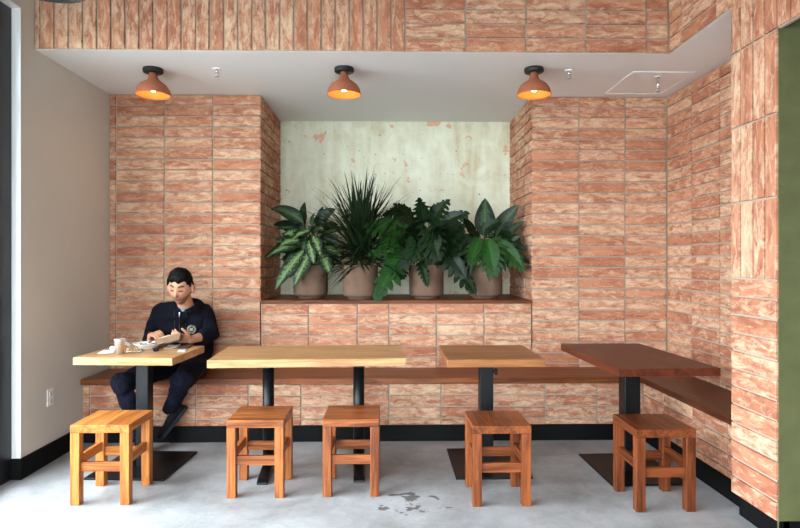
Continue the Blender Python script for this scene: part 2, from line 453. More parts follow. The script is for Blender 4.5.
# pier: stacked tiles below, soldier tiers above
m = MB()
m.bx(XP+TH, XR+.1, PY0+.012, PY1-.001, .11, ZT)
o = V((XP+TH, 0, 0))
zr = [.11+(1.245-.11)/12.0*k for k in range(13)]
for z0, z1 in zip(zr, zr[1:]): m.tile(o, UY, UZ, -UX, PY0+random.uniform(-.003, .003), PY1, z0, z1)
sy = [PY0, 2.868, 2.962, 3.068, PY1]
tiers = [1.245, 1.637, 2.031, ZOP, 2.815, 3.205, 3.6]
for z0, z1 in zip(tiers, tiers[1:]):
    for a, b in zip(sy, sy[1:]): m.tile(o, UY, UZ, -UX, a, b, z0, z1, False)
struct(m.build('wall_pier', [M['grout'], M['tile']]))
m = MB(); m.bx(XP+TH, XP+.03, YF, PY0+.012, ZOP, ZT)
ly = PY0
while ly > YF:
    for z0, z1 in zip(tiers[3:], tiers[4:]): m.tile(o, UY, UZ, -UX, ly-.095, ly, z0, z1, False)
    ly -= .095
struct(m.build('wall_lintel', [M['grout'], M['tile']]))
m = MB(); m.bx(XP+.012, XE, PY0+.001, PY0+.0115, 0.0, ZT); struct(m.build('wall_green', M['green']))
m = MB(); m.bx(XR+.1, XE, PY0+.012, PY0+.15, 0.0, ZT); struct(m.build('wall_partition', M['green']))
m = MB(); m.bx(XP+.011, XE, PY0-.006, PY0+.001, 0, .114); m.bx(XP+.028, XP+.06, PY0-.006, PY1-.03, 0, .114)
struct(m.build('baseboard_pier', M['base'], bevel=.002))
m = MB(); m.bx(XE, XE+.1, YF, PY0+.15, 0, ZT); struct(m.build('wall_east', M['dark_room']))

# ceilings
m = MB(); m.bx(XL-.1, XR+.2, YBM+TH+.003, YN+.1, ZC, ZC+.06); m.bx(XP+TH+.003, XR+.2, PY1, YBM+TH+.003, ZC, ZC+.06)
struct(m.build('ceiling', M['ceil']))
m = MB(); m.bx(-2.5, XE+.1, YF-.1, YBM+.2, ZT, ZT+.1); struct(m.build('ceiling', M['dark_room']))

# left wall: solid next to the alcove, header over the tall window
YJ = 3.722; ZH = 2.888
m = MB(); m.bx(XL-.2, XL, YJ, YN, 0, ZT); m.bx(XL-.2, XL, YF, YJ, ZH, ZT); m.bx(XL-.2, XL, YF, -2.2, 0, ZH)
struct(m.build('wall_left', M['plaster']))
m = MB(); m.bx(XF-.01, XL+.001, YJ-.006, YJ, .128, ZH); m.bx(XF-.01, XL+.001, -2.2, YJ, ZH-.006, ZH)
struct(m.build('trim_1', M['white']))
m = MB(); m.bx(XL, XL+.012, YJ-.012, YR, 0, .128); m.bx(XF-.01, XL+.012, YJ-.018, YJ-.006, 0, .128)
struct(m.build('baseboard_left', M['base'], bevel=.0015))
def glazing(name, axis, c0, a0, a1, z0, z1, mull, trans, w=.055):
    """window frame in the plane axis=c0, running a0..a1, with mullions and transoms"""
    def bar(mm, p0, p1, q0, q1, d=.06):
        if axis == 'x': mm.bx(c0-d, c0, p0, p1, q0, q1)
        else: mm.bx(p0, p1, c0-d, c0, q0, q1)
    f = MB(); bar(f, a0, a0+w, z0, z1); bar(f, a1-w, a1, z0, z1); bar(f, a0+w, a1-w, z0, z0+w*1.6); bar(f, a0+w, a1-w, z1-w, z1)
    for q in mull: bar(f, q-w/2, q+w/2, z0+w, z1-w)
    for q in trans: bar(f, a0+w, a1-w, q-.022, q+.022, .05)
    fr = struct(f.build(name, M['frame'], bevel=.003))
    g = MB()
    if axis == 'x': g.bx(c0-.035, c0-.03, a0+.02, a1-.02, z0+.02, z1-.02)
    else: g.bx(a0+.02, a1-.02, c0-.035, c0-.03, z0+.02, z1-.02)
    g.build('glass_pane', M['glass'], fr)
glazing('window_1', 'x', XF, -2.2, YJ-.007, 0, ZH-.008, [2.4, 1.2, .0, -1.1], [2.344], .12)
m = MB(); m.bx(XL-.2, -1.9, YF-.1, YF, 0, ZT); m.bx(.7, XE+.1, YF-.1, YF, 0, ZT); m.bx(-1.9, .7, YF-.1, YF, 3.0, ZT)
struct(m.build('wall_front', M['dark_room']))
glazing('window_2', 'y', YF-.02, -1.9, .7, 0, 3.0, [-.6], [2.344])

# ------------------------------------------------------------------ bench
b = thing('bench', 'long built-in L-shaped wall bench with brown wood seat on brick base', 'bench', (0, YR, 0))
def child(o, root):
    o.parent = root; o.matrix_parent_inverse = root.matrix_basis.inverted(); return o
BZ = .472
m = MB(); m.bx(XL, XR, YR-.025, YB, BZ-.042, BZ); child(m.build('seat_board', M['bench'], bevel=.003), b)
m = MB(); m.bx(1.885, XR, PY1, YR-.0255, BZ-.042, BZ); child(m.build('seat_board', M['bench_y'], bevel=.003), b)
m = MB(); XRR = 1.908
m.bx(XL, XRR+TH, YR+TH, YB, 0.0, BZ-.043); m.bx(XRR+TH, XR, PY1, YB, 0.0, BZ-.043)
rr = rows(BZ-.044, .115, .0874*1.0)
cs = [XL, -2.191, -1.804, -1.417, -1.03, -.643, -.247, .008, .397, .785, 1.175, 1.563, XRR]
for a, c in zip(cs, cs[1:]):
    for z1, z0 in zip(rr, rr[1:]): m.tile(V((0, YR+TH, 0)), UX, UZ, N, a, c, z0, z1)
ys = [YR, 4.12, 3.73, 3.34, PY1]
for c, a in zip(ys, ys[1:]):
    for z1, z0 in zip(rr, rr[1:]): m.tile(V((XRR+TH, 0, 0)), UY, UZ, -UX, a, c, z0, z1)
child(m.build('brick_base', [M['grout'], M['tile']]), b)
m = MB(); m.bx(XL+.012, XRR, YR-.004, YR+.012, 0, .118); struct(m.build('baseboard_back', M['base'], bevel=.0015))
m = MB(); m.bx(XRR-.004, XRR+.012, PY1, YR-.004, 0, .118); struct(m.build('baseboard_right', M['base'], bevel=.0015))

# ------------------------------------------------------------------ stools
SW, SDp, SH = .32, .335, .44
def stool(i, x, y, rz, label):
    r = thing('stool', label, 'stool', (x, y, 0), math.radians(rz), 'square wooden stools along the front of the tables')
    L = .05; hx, hy = SW/2, SDp/2
    m = MB(); m.bx(-hx, hx, -hy, hy, SH-.044, SH); m.build('seat', M['st%dt' % i], r, .003)
    for sx in (-1, 1):
        for sy_ in (-1, 1):
            m = MB(); m.box((sx*(hx-L/2-.0005), sy_*(hy-L/2-.0005), (SH-.0445)/2), (L, L, SH-.0445)); m.build('leg', M['st%dz' % i], r, .003)
    for sy_ in (-1, 1):
        m = MB(); m.box((0, sy_*(hy-L/2-.004), .206), (SW-2*L-.001, .024, .052)); m.build('stretcher', M['st%dx' % i], r, .002)
    for sx in (-1, 1):
        m = MB(); m.box((sx*(hx-L/2-.004), 0, .238), (.024, SDp-2*L-.001, .052)); m.build('stretcher', M['st%dy' % i], r, .002)
    return r
stool(0, -1.575, 3.475, 0, 'golden wooden stool at the table with the plates, leftmost, near the window')
stool(1, -.748, 3.558, 0, 'orange-brown wooden stool before the left post of the longest table')
stool(2, -.210, 3.568, 0, 'orange-brown wooden stool before the right post of the longest table')
stool(3, .620, 3.415, 0, 'reddish wooden stool at the small striped table with a knob on its post')
stool(4, 1.478, 3.325, 0, 'darkest red-brown wooden stool, rightmost, at the dark red-brown table')

# ------------------------------------------------------------------ tables
TT = .75
def tabletop(r, w, d, mat, z=TT, th=.046):
    m = MB(); m.bx(-w/2, w/2, -d/2, d/2, z-th, z); return m.build('tabletop', mat, r, .002)
def post_plate(r, cx, cy, cw, pw, pd, px=0, py=0, top=TT-.047):
    m = MB(); m.bx(cx-cw/2, cx+cw/2, cy-cw/2, cy+cw/2, .014, top-.012); m.build('post', M['metal'], r, .004)
    m = MB(); m.bx(px-pw/2, px+pw/2, py-pd/2, py+pd/2, 0, .013); m.build('base_plate', M['metal'], r, .003)
    m = MB(); m.bx(cx-.15, cx+.15, cy-.15, cy+.15, top-.012, top-.001); m.build('mounting_plate', M['metal'], r, .002)
r = thing('table', 'small oak table holding the bowl and cup in front of the seated man', 'table', (-1.592, 3.93, 0), math.radians(-3.5), 'cafe tables in front of the bench')
tabletop(r, .615, .53, M['oak']); post_plate(r, .012, .0, .08, .50, .54, .0, .02)
r = thing('table', 'longest table, pale oak top on two round black posts', 'table', (-.495, 3.885, 0), math.radians(3), 'cafe tables in front of the bench')
tabletop(r, 1.175, .60, M['oak'])
for cx in (-.270, .306):
    m = MB(); m.lathe([(0, .03), (.036, .03), (.036, TT-.06), (0, TT-.06)], (cx, -.02, 0)); m.build('post', M['metal'], r)
    m = MB(); m.bx(cx-.035, cx+.035, -.26, .26, TT-.06, TT-.0475); m.build('mounting_plate', M['metal'], r, .002)
    m = MB()
    prof = [(-.27, .0), (-.27, .012), (-.24, .03), (-.05, .045), (.05, .045), (.24, .03), (.27, .012), (.27, 0)]
    m.prism(prof, -.034, .034, 0, Matrix.Translation((cx, -.01, 0))@Matrix(((0,0,1,0),(1,0,0,0),(0,1,0,0),(0,0,0,1))))
    m.build('foot', M['metal'], r, .006)
r = thing('table', 'small mid-brown striped oak table on one post with a round knob', 'table', (.645, 3.865, 0), 0, 'cafe tables in front of the bench')
tabletop(r, .585, .625, M['oak_mid']); post_plate(r, -.014, .0, .085, .47, .58, .005, .08)
m = MB(); m.lathe([(0, 0), (.008, 0), (.008, .012), (.02, .014), (.022, .02), (.018, .027), (0, .028)], (.029, -.02, TT-.125), R=Matrix.Rotation(PI/2, 3, 'Y')); m.build('knob', M['black'], r)
r = thing('table', 'dark red-brown table in the corner of the L-shaped bench', 'table', (1.521, 3.735, 0), math.radians(1.5), 'cafe tables in front of the bench')
tabletop(r, .568, 1.0, M['cherry'], th=.044); post_plate(r, .02, .06, .10, .46, .58, .03, .08)

# ------------------------------------------------------------------ ceiling lights
def lampshade(m, z0, k=1):
    out = [(.026, .0), (.030, -.03), (.040, -.05), (.066, -.068), (.092, -.088), (.109, -.115), (.117, -.145), (.119, -.158)]
    inn = [(.116, -.158), (.113, -.143), (.105, -.116), (.088, -.092), (.062, -.073), (.036, -.056), (.0, -.05)]
    n0 = len(m.bm.faces)
    m.lathe([(0, z0)]+[(r_*k, z0+z_*k) for r_, z_ in out]+[(r_*k, z0+z_*k) for r_, z_ in inn[:1]], n=56, mi=0)
    m.lathe([(r_*k, z0+z_*k) for r_, z_ in inn], n=56, mi=1)
    bmesh.ops.remove_doubles(m.bm, verts=m.bm.verts, dist=1e-5)
LL = [('leftmost ceiling light, terracotta shade on black disc, above the seated man', -1.645, 4.235),
      ('middle ceiling light, terracotta shade on black disc, above the spiky plant', -.306, 4.195),
      ('rightmost ceiling light, terracotta shade on black disc, near the square ceiling hatch', 1.020, 4.175)]
for lab, x, y in LL:
    r = thing('ceiling_light', lab, 'lamp', (x, y, ZC), 0, 'terracotta ceiling lights')
    m = MB(); m.lathe([(0, -.001), (.066, -.001), (.068, -.006), (.068, -.024), (.064, -.030), (0, -.030)]); m.build('ceiling_rose', M['black'], r)
    m = MB(); lampshade(m, -.0305, 1.0); m.build('shade', [M['terra'], M['shade_in']], r)
    m = MB(); m.lathe([(0, -.082), (.014, -.084), (.014, -.112), (0, -.113)]); m.build('socket', M['black'], r)
    m = MB(); m.ball((0, 0, -.138), (.025, .025, .025)); m.build('bulb', M['bulb'], r)
r = thing('pendant_lamp', 'black dome pendant lamp, only its rim showing at the top left', 'lamp', pt(42, -21, 2.75))
m = MB(); m.lathe([(r_*1.5, z_) for r_, z_ in [(0, .17), (.03, .17), (.035, .12), (.07, .09), (.105, .045), (.125, 0), (.130, -.028), (.126, -.028), (.120, 0), (.10, .042), (.066, .083), (0, .10)]], n=56)
m.build('shade', M['black'], r)
zc = r.location.z
m = MB(); m.lathe([(0, .17), (.004, .17), (.004, ZT-zc-.02), (0, ZT-zc-.02)], n=10); m.build('cord', M['black'], r)
m = MB(); m.lathe([(0, ZT-zc-.025), (.05, ZT-zc-.025), (.05, ZT-zc-.001), (0, ZT-zc-.001)]); m.build('ceiling_rose', M['black'], r)

# sprinklers, access hatch
def sprinkler(x, y, lab, drop=.03, s=1):
    r = thing('sprinkler', lab, 'sprinkler', (x, y, ZC), 0, 'ceiling sprinklers')
    m = MB(); m.lathe([(0, -.0005), (.032*s, -.0005), (.030*s, -.006), (.012, -.008), (0, -.008)], n=32); m.build('escutcheon', M['white'], r)
    m = MB(); m.lathe([(0, -.008), (.008, -.008), (.008, -drop), (.004, -drop-.002), (0, -drop-.002)], n=16)
    for s_ in (-1, 1): m.tube([(s_*.008, 0, -drop+.004), (s_*.013, 0, -drop-.012), (s_*.004, 0, -drop-.024)], .0022, 6)
    m.build('sprinkler_head', M['chrome'], r)
    m = MB(); m.lathe([(0, -drop-.022), (.015, -drop-.024), (.015, -drop-.027), (0, -drop-.027)], n=24); m.build('deflector', M['chrome'], r)
sprinkler(-1.197, 4.22, 'small white and chrome sprinkler on ceiling between left and middle lights')
sprinkler(1.279, 4.21, 'small white and chrome sprinkler on ceiling just right of the rightmost light')
sprinkler(1.966, 4.33, 'longer chrome sprinkler hanging through the square ceiling hatch', .088, .8)
r = thing('access_hatch', 'square ceiling access hatch with thin white frame lines, upper right', 'hatch', (1.967, 4.505, ZC))
m = MB()
hw, hd = .215, .265
for a, c, d, e in ((-hw, hw, -hd-.012, -hd), (-hw, hw, hd, hd+.012), (-hw-.012, -hw, -hd-.012, hd+.012), (hw, hw+.012, -hd-.012, hd+.012)):
    m.bx(a, c, d, e, -.005, -.0005)
m.build('hatch_frame', M['white'], r)
m = MB(); m.bx(-hw+.008, hw-.008, -hd+.008, hd-.008, -.003, -.0005); m.build('hatch_panel', M['ceil'], r)

# outlet on the left wall
r = thing('power_outlet', 'white double power outlet on the left wall above the black baseboard', 'outlet', (XL, 4.035, .432))
m = MB(); m.bx(.0005, .006, -.037, .037, -.058, .058); m.build('cover_plate', M['white'], r, .003)
for s_ in (-1, 1):
    m = MB(); m.bx(.006, .009, -.017, .017, s_*.025-.016, s_*.025+.016); f_ = m.build('socket', M['china'], r, .004)
    m = MB(); m.bx(.0091, .0096, -.009, -.006, s_*.025-.004, s_*.025+.007); m.bx(.0091, .0096, .006, .009, s_*.025-.004, s_*.025+.007); m.bx(.0091, .0096, -.003, .003, s_*.025-.012, s_*.025-.007)
    m.build('slots', M['black'], f_)

# ------------------------------------------------------------------ plants
def frame(d, up=UZ):
    d = d.normalized(); s_ = d.cross(up)
    if s_.length < 1e-3: s_ = V((1, 0, 0))
    s_.normalize(); return d, s_, s_.cross(d)
LIGHT = V((-.25, -1, .45))
def leaf(m, base, d, L, W, droop=.6, fold=.25, shape='ell', n=9, roll=0, mi=0, wave=0):
    """blade: midrib bends down under its own weight; cross section folded along the midrib"""
    d = V(d).normalized(); p = V(base); step = L/n; vs = []
    hd = V((d.x, d.y, 0)); hd = hd.normalized() if hd.length > .05 else V((random.uniform(-1,1), random.uniform(-1,1), 0)).normalized()
    k = 3 if W/L > .12 else 1
    ph = random.uniform(0, 6)
    for i in range(n+1):
        t_ = i/n
        f, s_, u_ = frame(d, UZ if shape == 'strap' else LIGHT)
        if roll: q = Quaternion(f, roll); s_ = q@s_; u_ = q@u_
        if shape == 'ell': w = W*.5*(math.sin(PI*min(1, t_**.8*.985+.015))**.75)*(1-.25*t_)
        elif shape == 'strap': w = W*.5*(.55+.45*min(1, t_*5))*(1-t_**2.2)
        else: w = W*.5*math.sin(PI*min(1, t_*.97+.03))
        row = []
        for a in range(-k, k+1):
            x = a/k
            wv = wave*math.sin(t_*14+ph+(1.5 if a > 0 else 0))*abs(x)
            row.append((m.bm.verts.new(p+s_*(w*x*math.cos(fold))+u_*(abs(x)*w*math.sin(fold)+wv-(.12*w*x*x))), x, t_))
        vs.append(row)
        p = p+d*step
        d = (d+V((0, 0, -1))*droop*(step/L)*(.5+1.2*t_)+hd*.02).normalized()
    for a, b in zip(vs, vs[1:]):
        for i in range(2*k):
            q = [a[i], a[i+1], b[i+1], b[i]]
            f = m.face([e[0] for e in q], mi, True)
            if f:
                for lp, e in zip(f.loops, q): lp[m.uv].uv = (e[1], e[2])
def lobed(m, base, d, L, W, droop=.5, nl=6, mi=0, roll=0):
    """deeply lobed philodendron blade: a central strip with finger lobes on both sides"""
    d = V(d).normalized(); p = V(base); n = nl*2; step = L/n; st = []
    for i in range(n+1):
        f, s_, u_ = frame(d, LIGHT)
        if roll: q = Quaternion(f, roll); s_ = q@s_; u_ = q@u_
        st.append((p.copy(), f, s_, u_)); p = p+d*step; d = (d+V((0,0,-1))*droop/n).normalized()
    def quad(a, b, c, e, uvs):
        f = m.face([m.bm.verts.new(x) for x in (a, b, c, e)], mi, True)
        if f:
            for lp, u in zip(f.loops, uvs): lp[m.uv].uv = u
    core = lambda t_: W*.5*(.46*math.sin(PI*min(1, t_*.9+.1))+.05)
    for sgn in (-1, 1):
        prev = None
        for i, (p_, f, s_, u_) in enumerate(st):
            e = p_+s_*sgn*core(i/n)+u_*core(i/n)*.25
            if prev: quad(prev[0], prev[1], e, p_, [(0, (i-1)/n), (.4*sgn, (i-1)/n), (.4*sgn, i/n), (0, i/n)])
            prev = (p_, e)
        for k in range(nl):
            i = 2*k+1 if k else 1
            t_ = (k+.3)/nl
            p_, f, s_, u_ = st[i]
            ll = W*.5*(1.05-.75*abs(t_-.32)**1.1*1.5)*random.uniform(.88, 1.1)
            ang = math.radians(105-78*t_)
            dr = (s_*sgn*math.sin(ang)+f*math.cos(ang)+u_*.12)
            wb = L/nl*.78
            prev = None
            for q in range(6):
                a = q/5
                wd = wb*(.55+.55*math.sin(PI*min(1, a*.8+.1)))*(1 if a < .8 else (1-a)*4+.12)
                c_ = p_+dr*ll*a-UZ*ll*.35*a*a
                ax = dr.cross(u_).normalized()
                A, B = c_+ax*wd*.5, c_-ax*wd*.5
                if prev: quad(prev[0], prev[1], B, A, [(.3*sgn, .3), (.3*sgn, .5), (.6*sgn, .5), (.6*sgn, .3)])
                prev = (A, B)
    p_, f, s_, u_ = st[-1]
    leaf(m, st[-2][0], st[-2][1], L*.22, W*.2, .3, .1, 'ell', 4, 0, mi)
def curve_pts(a, d0, b, n=7):
    a, b = V(a), V(b); L = (b-a).length; c1 = a+V(d0)*L*.5; c2 = (a+b)/2+V((0,0,L*.25))
    return [a*(1-t)**3+3*c1*t*(1-t)**2+3*c2*t*t*(1-t)+b*t**3 for t in [i/n for i in range(n+1)]]
def pot(x, y, label, k=1):
    r = thing('potted_plant', label, 'plant', (x, y, ZS), 0, 'potted plants in the wall niche')
    m = MB(); R_ = .146*k; H = .285*k
    m.lathe([(0, .0005), (.106*k, .0005), (.108*k, .019), (.112*k, .022), (R_*.90, .024), (R_*.97, .030), (R_*.995, .042), (R_, .06), (R_, H-.006), (R_-.004, H), (R_-.014, H), (R_-.016, H-.02), (R_-.016, H-.05), (0, H-.05)], n=56)
    p_ = m.build('pot', M['pot'], r)
    m = MB(); m.lathe([(0, H-.03), (R_-.017, H-.035), (R_-.017, H-.048), (0, H-.048)], n=40); m.build('soil', M['soil'], r)
    return r, H-.035
YP = 5.07
def keep(base, L, root):
    return True

# 1 variegated dumb cane
rnd = random.Random(11); random.seed(11)
px = pt(310.5, 298, 5.15).x
r, h = pot(px, 5.17, 'bushy plant with pale variegated leaves in a clay pot, leftmost in the niche')
m = MB(); s = MB()
spec = []
def toL(pxx, pyy, d): return pt(pxx, pyy, d)-V((px, 5.17, ZS))
tips = [  # base px, tip px, width, depth, material
 ((303,222),(274,210),.075,5.1,2),((300,232),(276,226),.07,5.2,1),((305,242),(271,262),.085,5.0,0),((300,240),(283,247),.07,4.98,0),
 ((304,250),(284,288),.085,4.97,0),((310,252),(300,283),.08,4.95,0),((316,244),(326,274),.075,4.97,0),((300,246),(290,266),.06,5.06,2),
 ((302,226),(304,204),.05,5.15,1),((316,226),(333,210),.07,5.12,1),((318,232),(336,226),.06,5.05,1),((313,236),(318,254),.06,4.93,0),
 ((318,246),(337,258),.07,5.0,0),((309,230),(296,240),.06,4.95,0),((309,240),(312,262),.06,4.93,0),((305,226),(290,216),.06,5.2,1),
 ((322,240),(338,244),.06,5.08,1),((300,250),(275,255),.07,5.1,1),((320,226),(322,208),.05,5.2,1),((308,246),(296,276),.07,5.0,1),
 ((312,226),(314,214),.04,5.1,2),((300,234),(286,236),.06,5.0,0),((322,250),(330,262),.06,5.1,1),((306,236),(304,250),.06,4.98,2)]
for (bp, tp, w, d, mi) in tips:
    B = toL(*bp, d+.05); T = toL(*tp, d)
    dv = (T-B); L = dv.length*1.15
    a0 = V((B.x*.25, .02, h)); s.tube(curve_pts(a0, (0, 0, 1), B, 6), [.006]*4+[.004]*3, 7)
    dd = dv.normalized()+V((0, 0, .35)); leaf(m, B, dd, L*1.0, w*1.9, .75, .22, 'ell', 10, rnd.uniform(-.3, .3), mi, .003)
for i in range(70):   # inner mass of leaves
    a = rnd.uniform(0, 2*PI); z = h+rnd.uniform(.03, .34); q = rnd.uniform(.02, .13)
    B = V((math.cos(a)*q, math.sin(a)*q*.9, z))
    leaf(m, B, (math.cos(a), math.sin(a)*.8-.25, rnd.uniform(.1, 1.0)), rnd.uniform(.13, .20), rnd.uniform(.06, .085), .9, .2, 'ell', 8, rnd.uniform(-.3, .3), rnd.choice([0, 1, 1, 2]))
    if i % 3 == 0: s.tube(curve_pts((math.cos(a)*.02, math.sin(a)*.02, h), (0, 0, 1), B, 5), .0045, 6)
s.build('stems', M['stem'], r); m.build('foliage', [M['leaf_var'], M['leaf_dark'], M['leaf_cal']], r, recalc=False)

# 2 dragon tree
random.seed(5); px = pt(360.5, 298, 5.02).x
r, h = pot(px, 5.03, 'tall spiky plant with narrow grassy leaves in a clay pot, second from left')
m = MB(); s = MB()
heads = [(-.02, .0, .14), (.05, .03, .20), (-.05, .02, .23), (.02, .02, .30), (.0, -.03, .20), (.07, .0, .14)]
for hx_, hy_, hz in heads:
    s.tube(curve_pts((hx_*.3, hy_*.3, h), (0, 0, 1), (hx_, hy_, h+hz), 5), .011, 8)
    nn = 52
    for i in range(nn):
        a = i*2.39996+random.uniform(-.3, .3); e = i/nn
        el = math.radians(88-e*105+random.uniform(-8, 8))
        d = V((math.cos(a)*math.cos(el), math.sin(a)*math.cos(el)*.75, math.sin(el)))
        L = random.uniform(.44, .66)*(1 if e < .6 else .85)
        leaf(m, V((hx_, hy_, h+hz-.10*e)), d, L, random.uniform(.024, .034), random.uniform(.15, .7)*(.5+e), .5, 'strap', 8, 0, 0)
s.build('stems', M['cane'], r); m.build('foliage', [M['leaf_spike']], r, recalc=False)

# 3 philodendron
random.seed(21); px = pt(426.5, 298, 5.08).x
r, h = pot(px, 5.09, 'plant with big deeply lobed green leaves spilling left over its clay pot')
m = MB(); s = MB()
def toL3(pxx, pyy, d): return pt(pxx, pyy, d)-V((px, 5.09, ZS))
tips = [((404,232),(373,226),.21,4.9,1),((400,236),(376,252),.19,4.92,1),((402,256),(381,292),.17,4.88,1),((412,222),(398,206),.16,5.1,0),
 ((424,222),(420,202),.17,5.1,0),((432,222),(445,203),.17,5.1,0),((438,228),(462,214),.17,5.05,0),((440,238),(466,238),.18,5.0,0),
 ((438,246),(460,272),.17,4.95,0),((412,236),(406,262),.19,4.9,0),((428,228),(436,254),.20,4.88,0),((420,240),(412,258),.15,4.9,1),
 ((448,262),(470,288),.14,4.93,0),((418,228),(396,220),.17,5.0,0),((440,232),(452,226),.15,4.95,0),((420,262),(426,282),.08,4.88,0),
 ((402,246),(390,268),.16,4.9,1),((430,214),(438,208),.14,5.2,0),((444,244),(452,262),.16,5.0,0),((410,214),(388,214),.15,5.15,0),((398,262),(402,276),.12,4.95,0)]
for (bp, tp, w, d, mi) in tips:
    B = toL3(*bp, d+.07); T = toL3(*tp, d); dv = T-B; L = max(.13, dv.length*1.12)
    a0 = V((B.x*.12, .01, h)); s.tube(curve_pts(a0, (0, 0, 1), B, 7), [.007]*4+[.0045]*4, 7)
    lobed(m, B, dv.normalized()+V((0, -.1, .3)), L*1.05, w*1.35, .7, 6, mi, random.uniform(-.25, .25))
for i in range(34):
    a = random.uniform(0, 2*PI); B = V((math.cos(a)*.13, math.sin(a)*.08+.03, h+random.uniform(.06, .33)))
    s.tube(curve_pts((math.cos(a)*.02, math.sin(a)*.02, h), (0, 0, 1), B, 5), .005, 6)
    lobed(m, B, (math.cos(a), math.sin(a)*.6, .5), random.uniform(.19, .25), .22, .8, 5, 0, random.uniform(-.3, .3))
s.build('stems', M['stem'], r); m.build('foliage', [M['leaf_dark'], M['leaf_mid']], r, recalc=False)

# 4 mixed plant
random.seed(33); px = pt(486, 298, 5.10).x
r, h = pot(px, 5.13, 'plant with a rounded upright leaf and fan-like lobed leaf in a clay pot, rightmost')
m = MB(); s = MB()
def toL4(pxx, pyy, d): return pt(pxx, pyy, d)-V((px, 5.13, ZS))
for (bp, tp, w, d, mi) in [((485,236),(485,206),.15,5.05,2),((496,236),(512,210),.12,5.12,2),((500,240),(519,224),.07,5.1,2),((476,238),(464,218),.07,5.15,0),
        ((504,244),(522,250),.07,5.02,0),((480,250),(466,262),.07,5.0,0),((488,252),(489,276),.06,4.93,2),((474,252),(471,272),.06,4.95,2),((498,236),(505,222),.06,5.2,0),
        ((500,250),(524,262),.07,5.0,0),((480,236),(470,232),.06,5.1,0),((506,250),(518,236),.05,5.05,2)]:
    B = toL4(*bp, d+.05); T = toL4(*tp, d); dv = T-B; L = dv.length*1.12
    s.tube(curve_pts((B.x*.15, .02, h), (0, 0, 1), B, 6), .005, 7)
    leaf(m, B, dv.normalized()+V((0, 0, .15)), L*1.15, w*1.35, .4, .2, 'ell', 10, random.uniform(-.3, .3), mi, .003)
for (bp, tp, w, d, mi) in [((488,240),(492,266),.24,4.9,1),((480,238),(472,258),.16,4.92,1),((494,240),(516,262),.18,4.92,1),((484,230),(496,222),.15,5.0,0),((492,248),(512,252),.16,4.97,0),
        ((478,244),(462,250),.14,5.05,0),((500,232),(516,242),.14,5.1,0)]:
    B = toL4(*bp, d+.05); T = toL4(*tp, d); dv = T-B; L = max(.14, dv.length*1.1)
    s.tube(curve_pts((B.x*.15, .0, h), (0, 0, 1), B, 6), .0055, 7)
    lobed(m, B, dv.normalized()+V((0, -.15, .25)), L*1.15, w*1.25, .6, 7, mi, random.uniform(-.2, .2))
s.build('stems', M['stem'], r)
for i in range(22):
    a = random.uniform(0, 2*PI); B = V((math.cos(a)*.09, math.sin(a)*.06+.02, h+random.uniform(.05, .26)))
    if i % 2: leaf(m, B, (math.cos(a), math.sin(a)*.6-.2, .6), random.uniform(.14, .2), .075, .8, .2, 'ell', 8, random.uniform(-.3, .3), random.choice([0, 0, 2]))
    else: lobed(m, B, (math.cos(a), math.sin(a)*.6, .5), random.uniform(.15, .19), .18, .8, 6, random.choice([0, 1]), random.uniform(-.3, .3))
m.build('foliage', [M['leaf_dark'], M['leaf_mid'], M['leaf_cal']], r, recalc=False)
# ------------------------------------------------------------------ the seated man
def remeshed(m, name, mats, parent, voxel, smooth=6, mat_index=None, disp=None):
    """fuse overlapping closed shapes into one continuous surface"""
    o_ = m.build(name+'_src', mats)
    md = o_.modifiers.new('r', 'REMESH'); md.mode = 'VOXEL'; md.voxel_size = voxel; md.use_smooth_shade = True
    s_ = o_.modifiers.new('s', 'SMOOTH'); s_.iterations = smooth; s_.factor = .5
    dg = bpy.context.evaluated_depsgraph_get(); dg.update()
    me = bpy.data.meshes.new_from_object(o_.evaluated_get(dg))
    bpy.data.objects.remove(o_)
    me.name = name; me.materials.clear()
    for q in mats: me.materials.append(q)
    if disp:
        nr = [v.normal.copy() for v in me.vertices]
        for v, n_ in zip(me.vertices, nr): v.co += disp(v.co, n_)
    for p in me.polygons: p.use_smooth = True
    r_ = bpy.data.objects.new(name, me); C.objects.link(r_)
    if parent: child(r_, parent)
    return r_
man = thing('person', 'man in a navy hoodie sitting on the bench, looking down at food in his hands', 'person', (-1.53, 4.60, BZ))
def g(x, s): return math.exp(-(x/s)**2)
def sst(a, b, x):
    t = max(0, min(1, (x-a)/(b-a))); return t*t*(3-2*t)
HC = pt(180.5, 287.8, 4.30)
fw = V((-.02, -.95, -.31)).normalized()
rt = fw.cross(UZ).normalized(); up_ = rt.cross(fw)
roll = Quaternion(fw, math.radians(-4)); rt = roll@rt; up_ = roll@up_
HR = Matrix((rt, fw, up_)).transposed()
def head_fn(d, p, off=0):
    x, y, z = d.x*(.077+off), d.y*(.097+off), d.z*(.126+off)
    lo = sst(.0, -.115, z)
    x *= 1-.30*lo
    if y < 0: y *= 1-.30*lo
    else: y *= 1-.05*lo
    x *= 1+.05*g(z-.045, .05)
    if y > .02:
        fr = sst(.02, .06, y)
        y -= .006*fr*g(x, .2)
        y += fr*(.021*g(x, .0105)*sst(.032, -.024, z)*(1 if z > -.026 else g(z+.026, .009)))
        y += fr*.010*g(x, .017)*g(z+.024, .009)
        y += fr*.005*g(z-.036, .010)*g(x, .045)
        y -= fr*.011*(g(x-.031, .016)+g(x+.031, .016))*g(z-.016, .012)
        y += fr*.006*(g(x-.031, .012)+g(x+.031, .012))*g(z-.013, .008)
        y += fr*.006*g(x, .024)*(g(z+.052, .006)+g(z+.064, .006))
        y -= fr*.003*g(x, .03)*g(z+.078, .007)
        y += fr*.009*g(x, .026)*g(z+.098, .018)
        y += fr*.003*(g(x-.045, .018)+g(x+.045, .018))*g(z+.01, .018)
    return V((x, y, z))
b_ = MB()
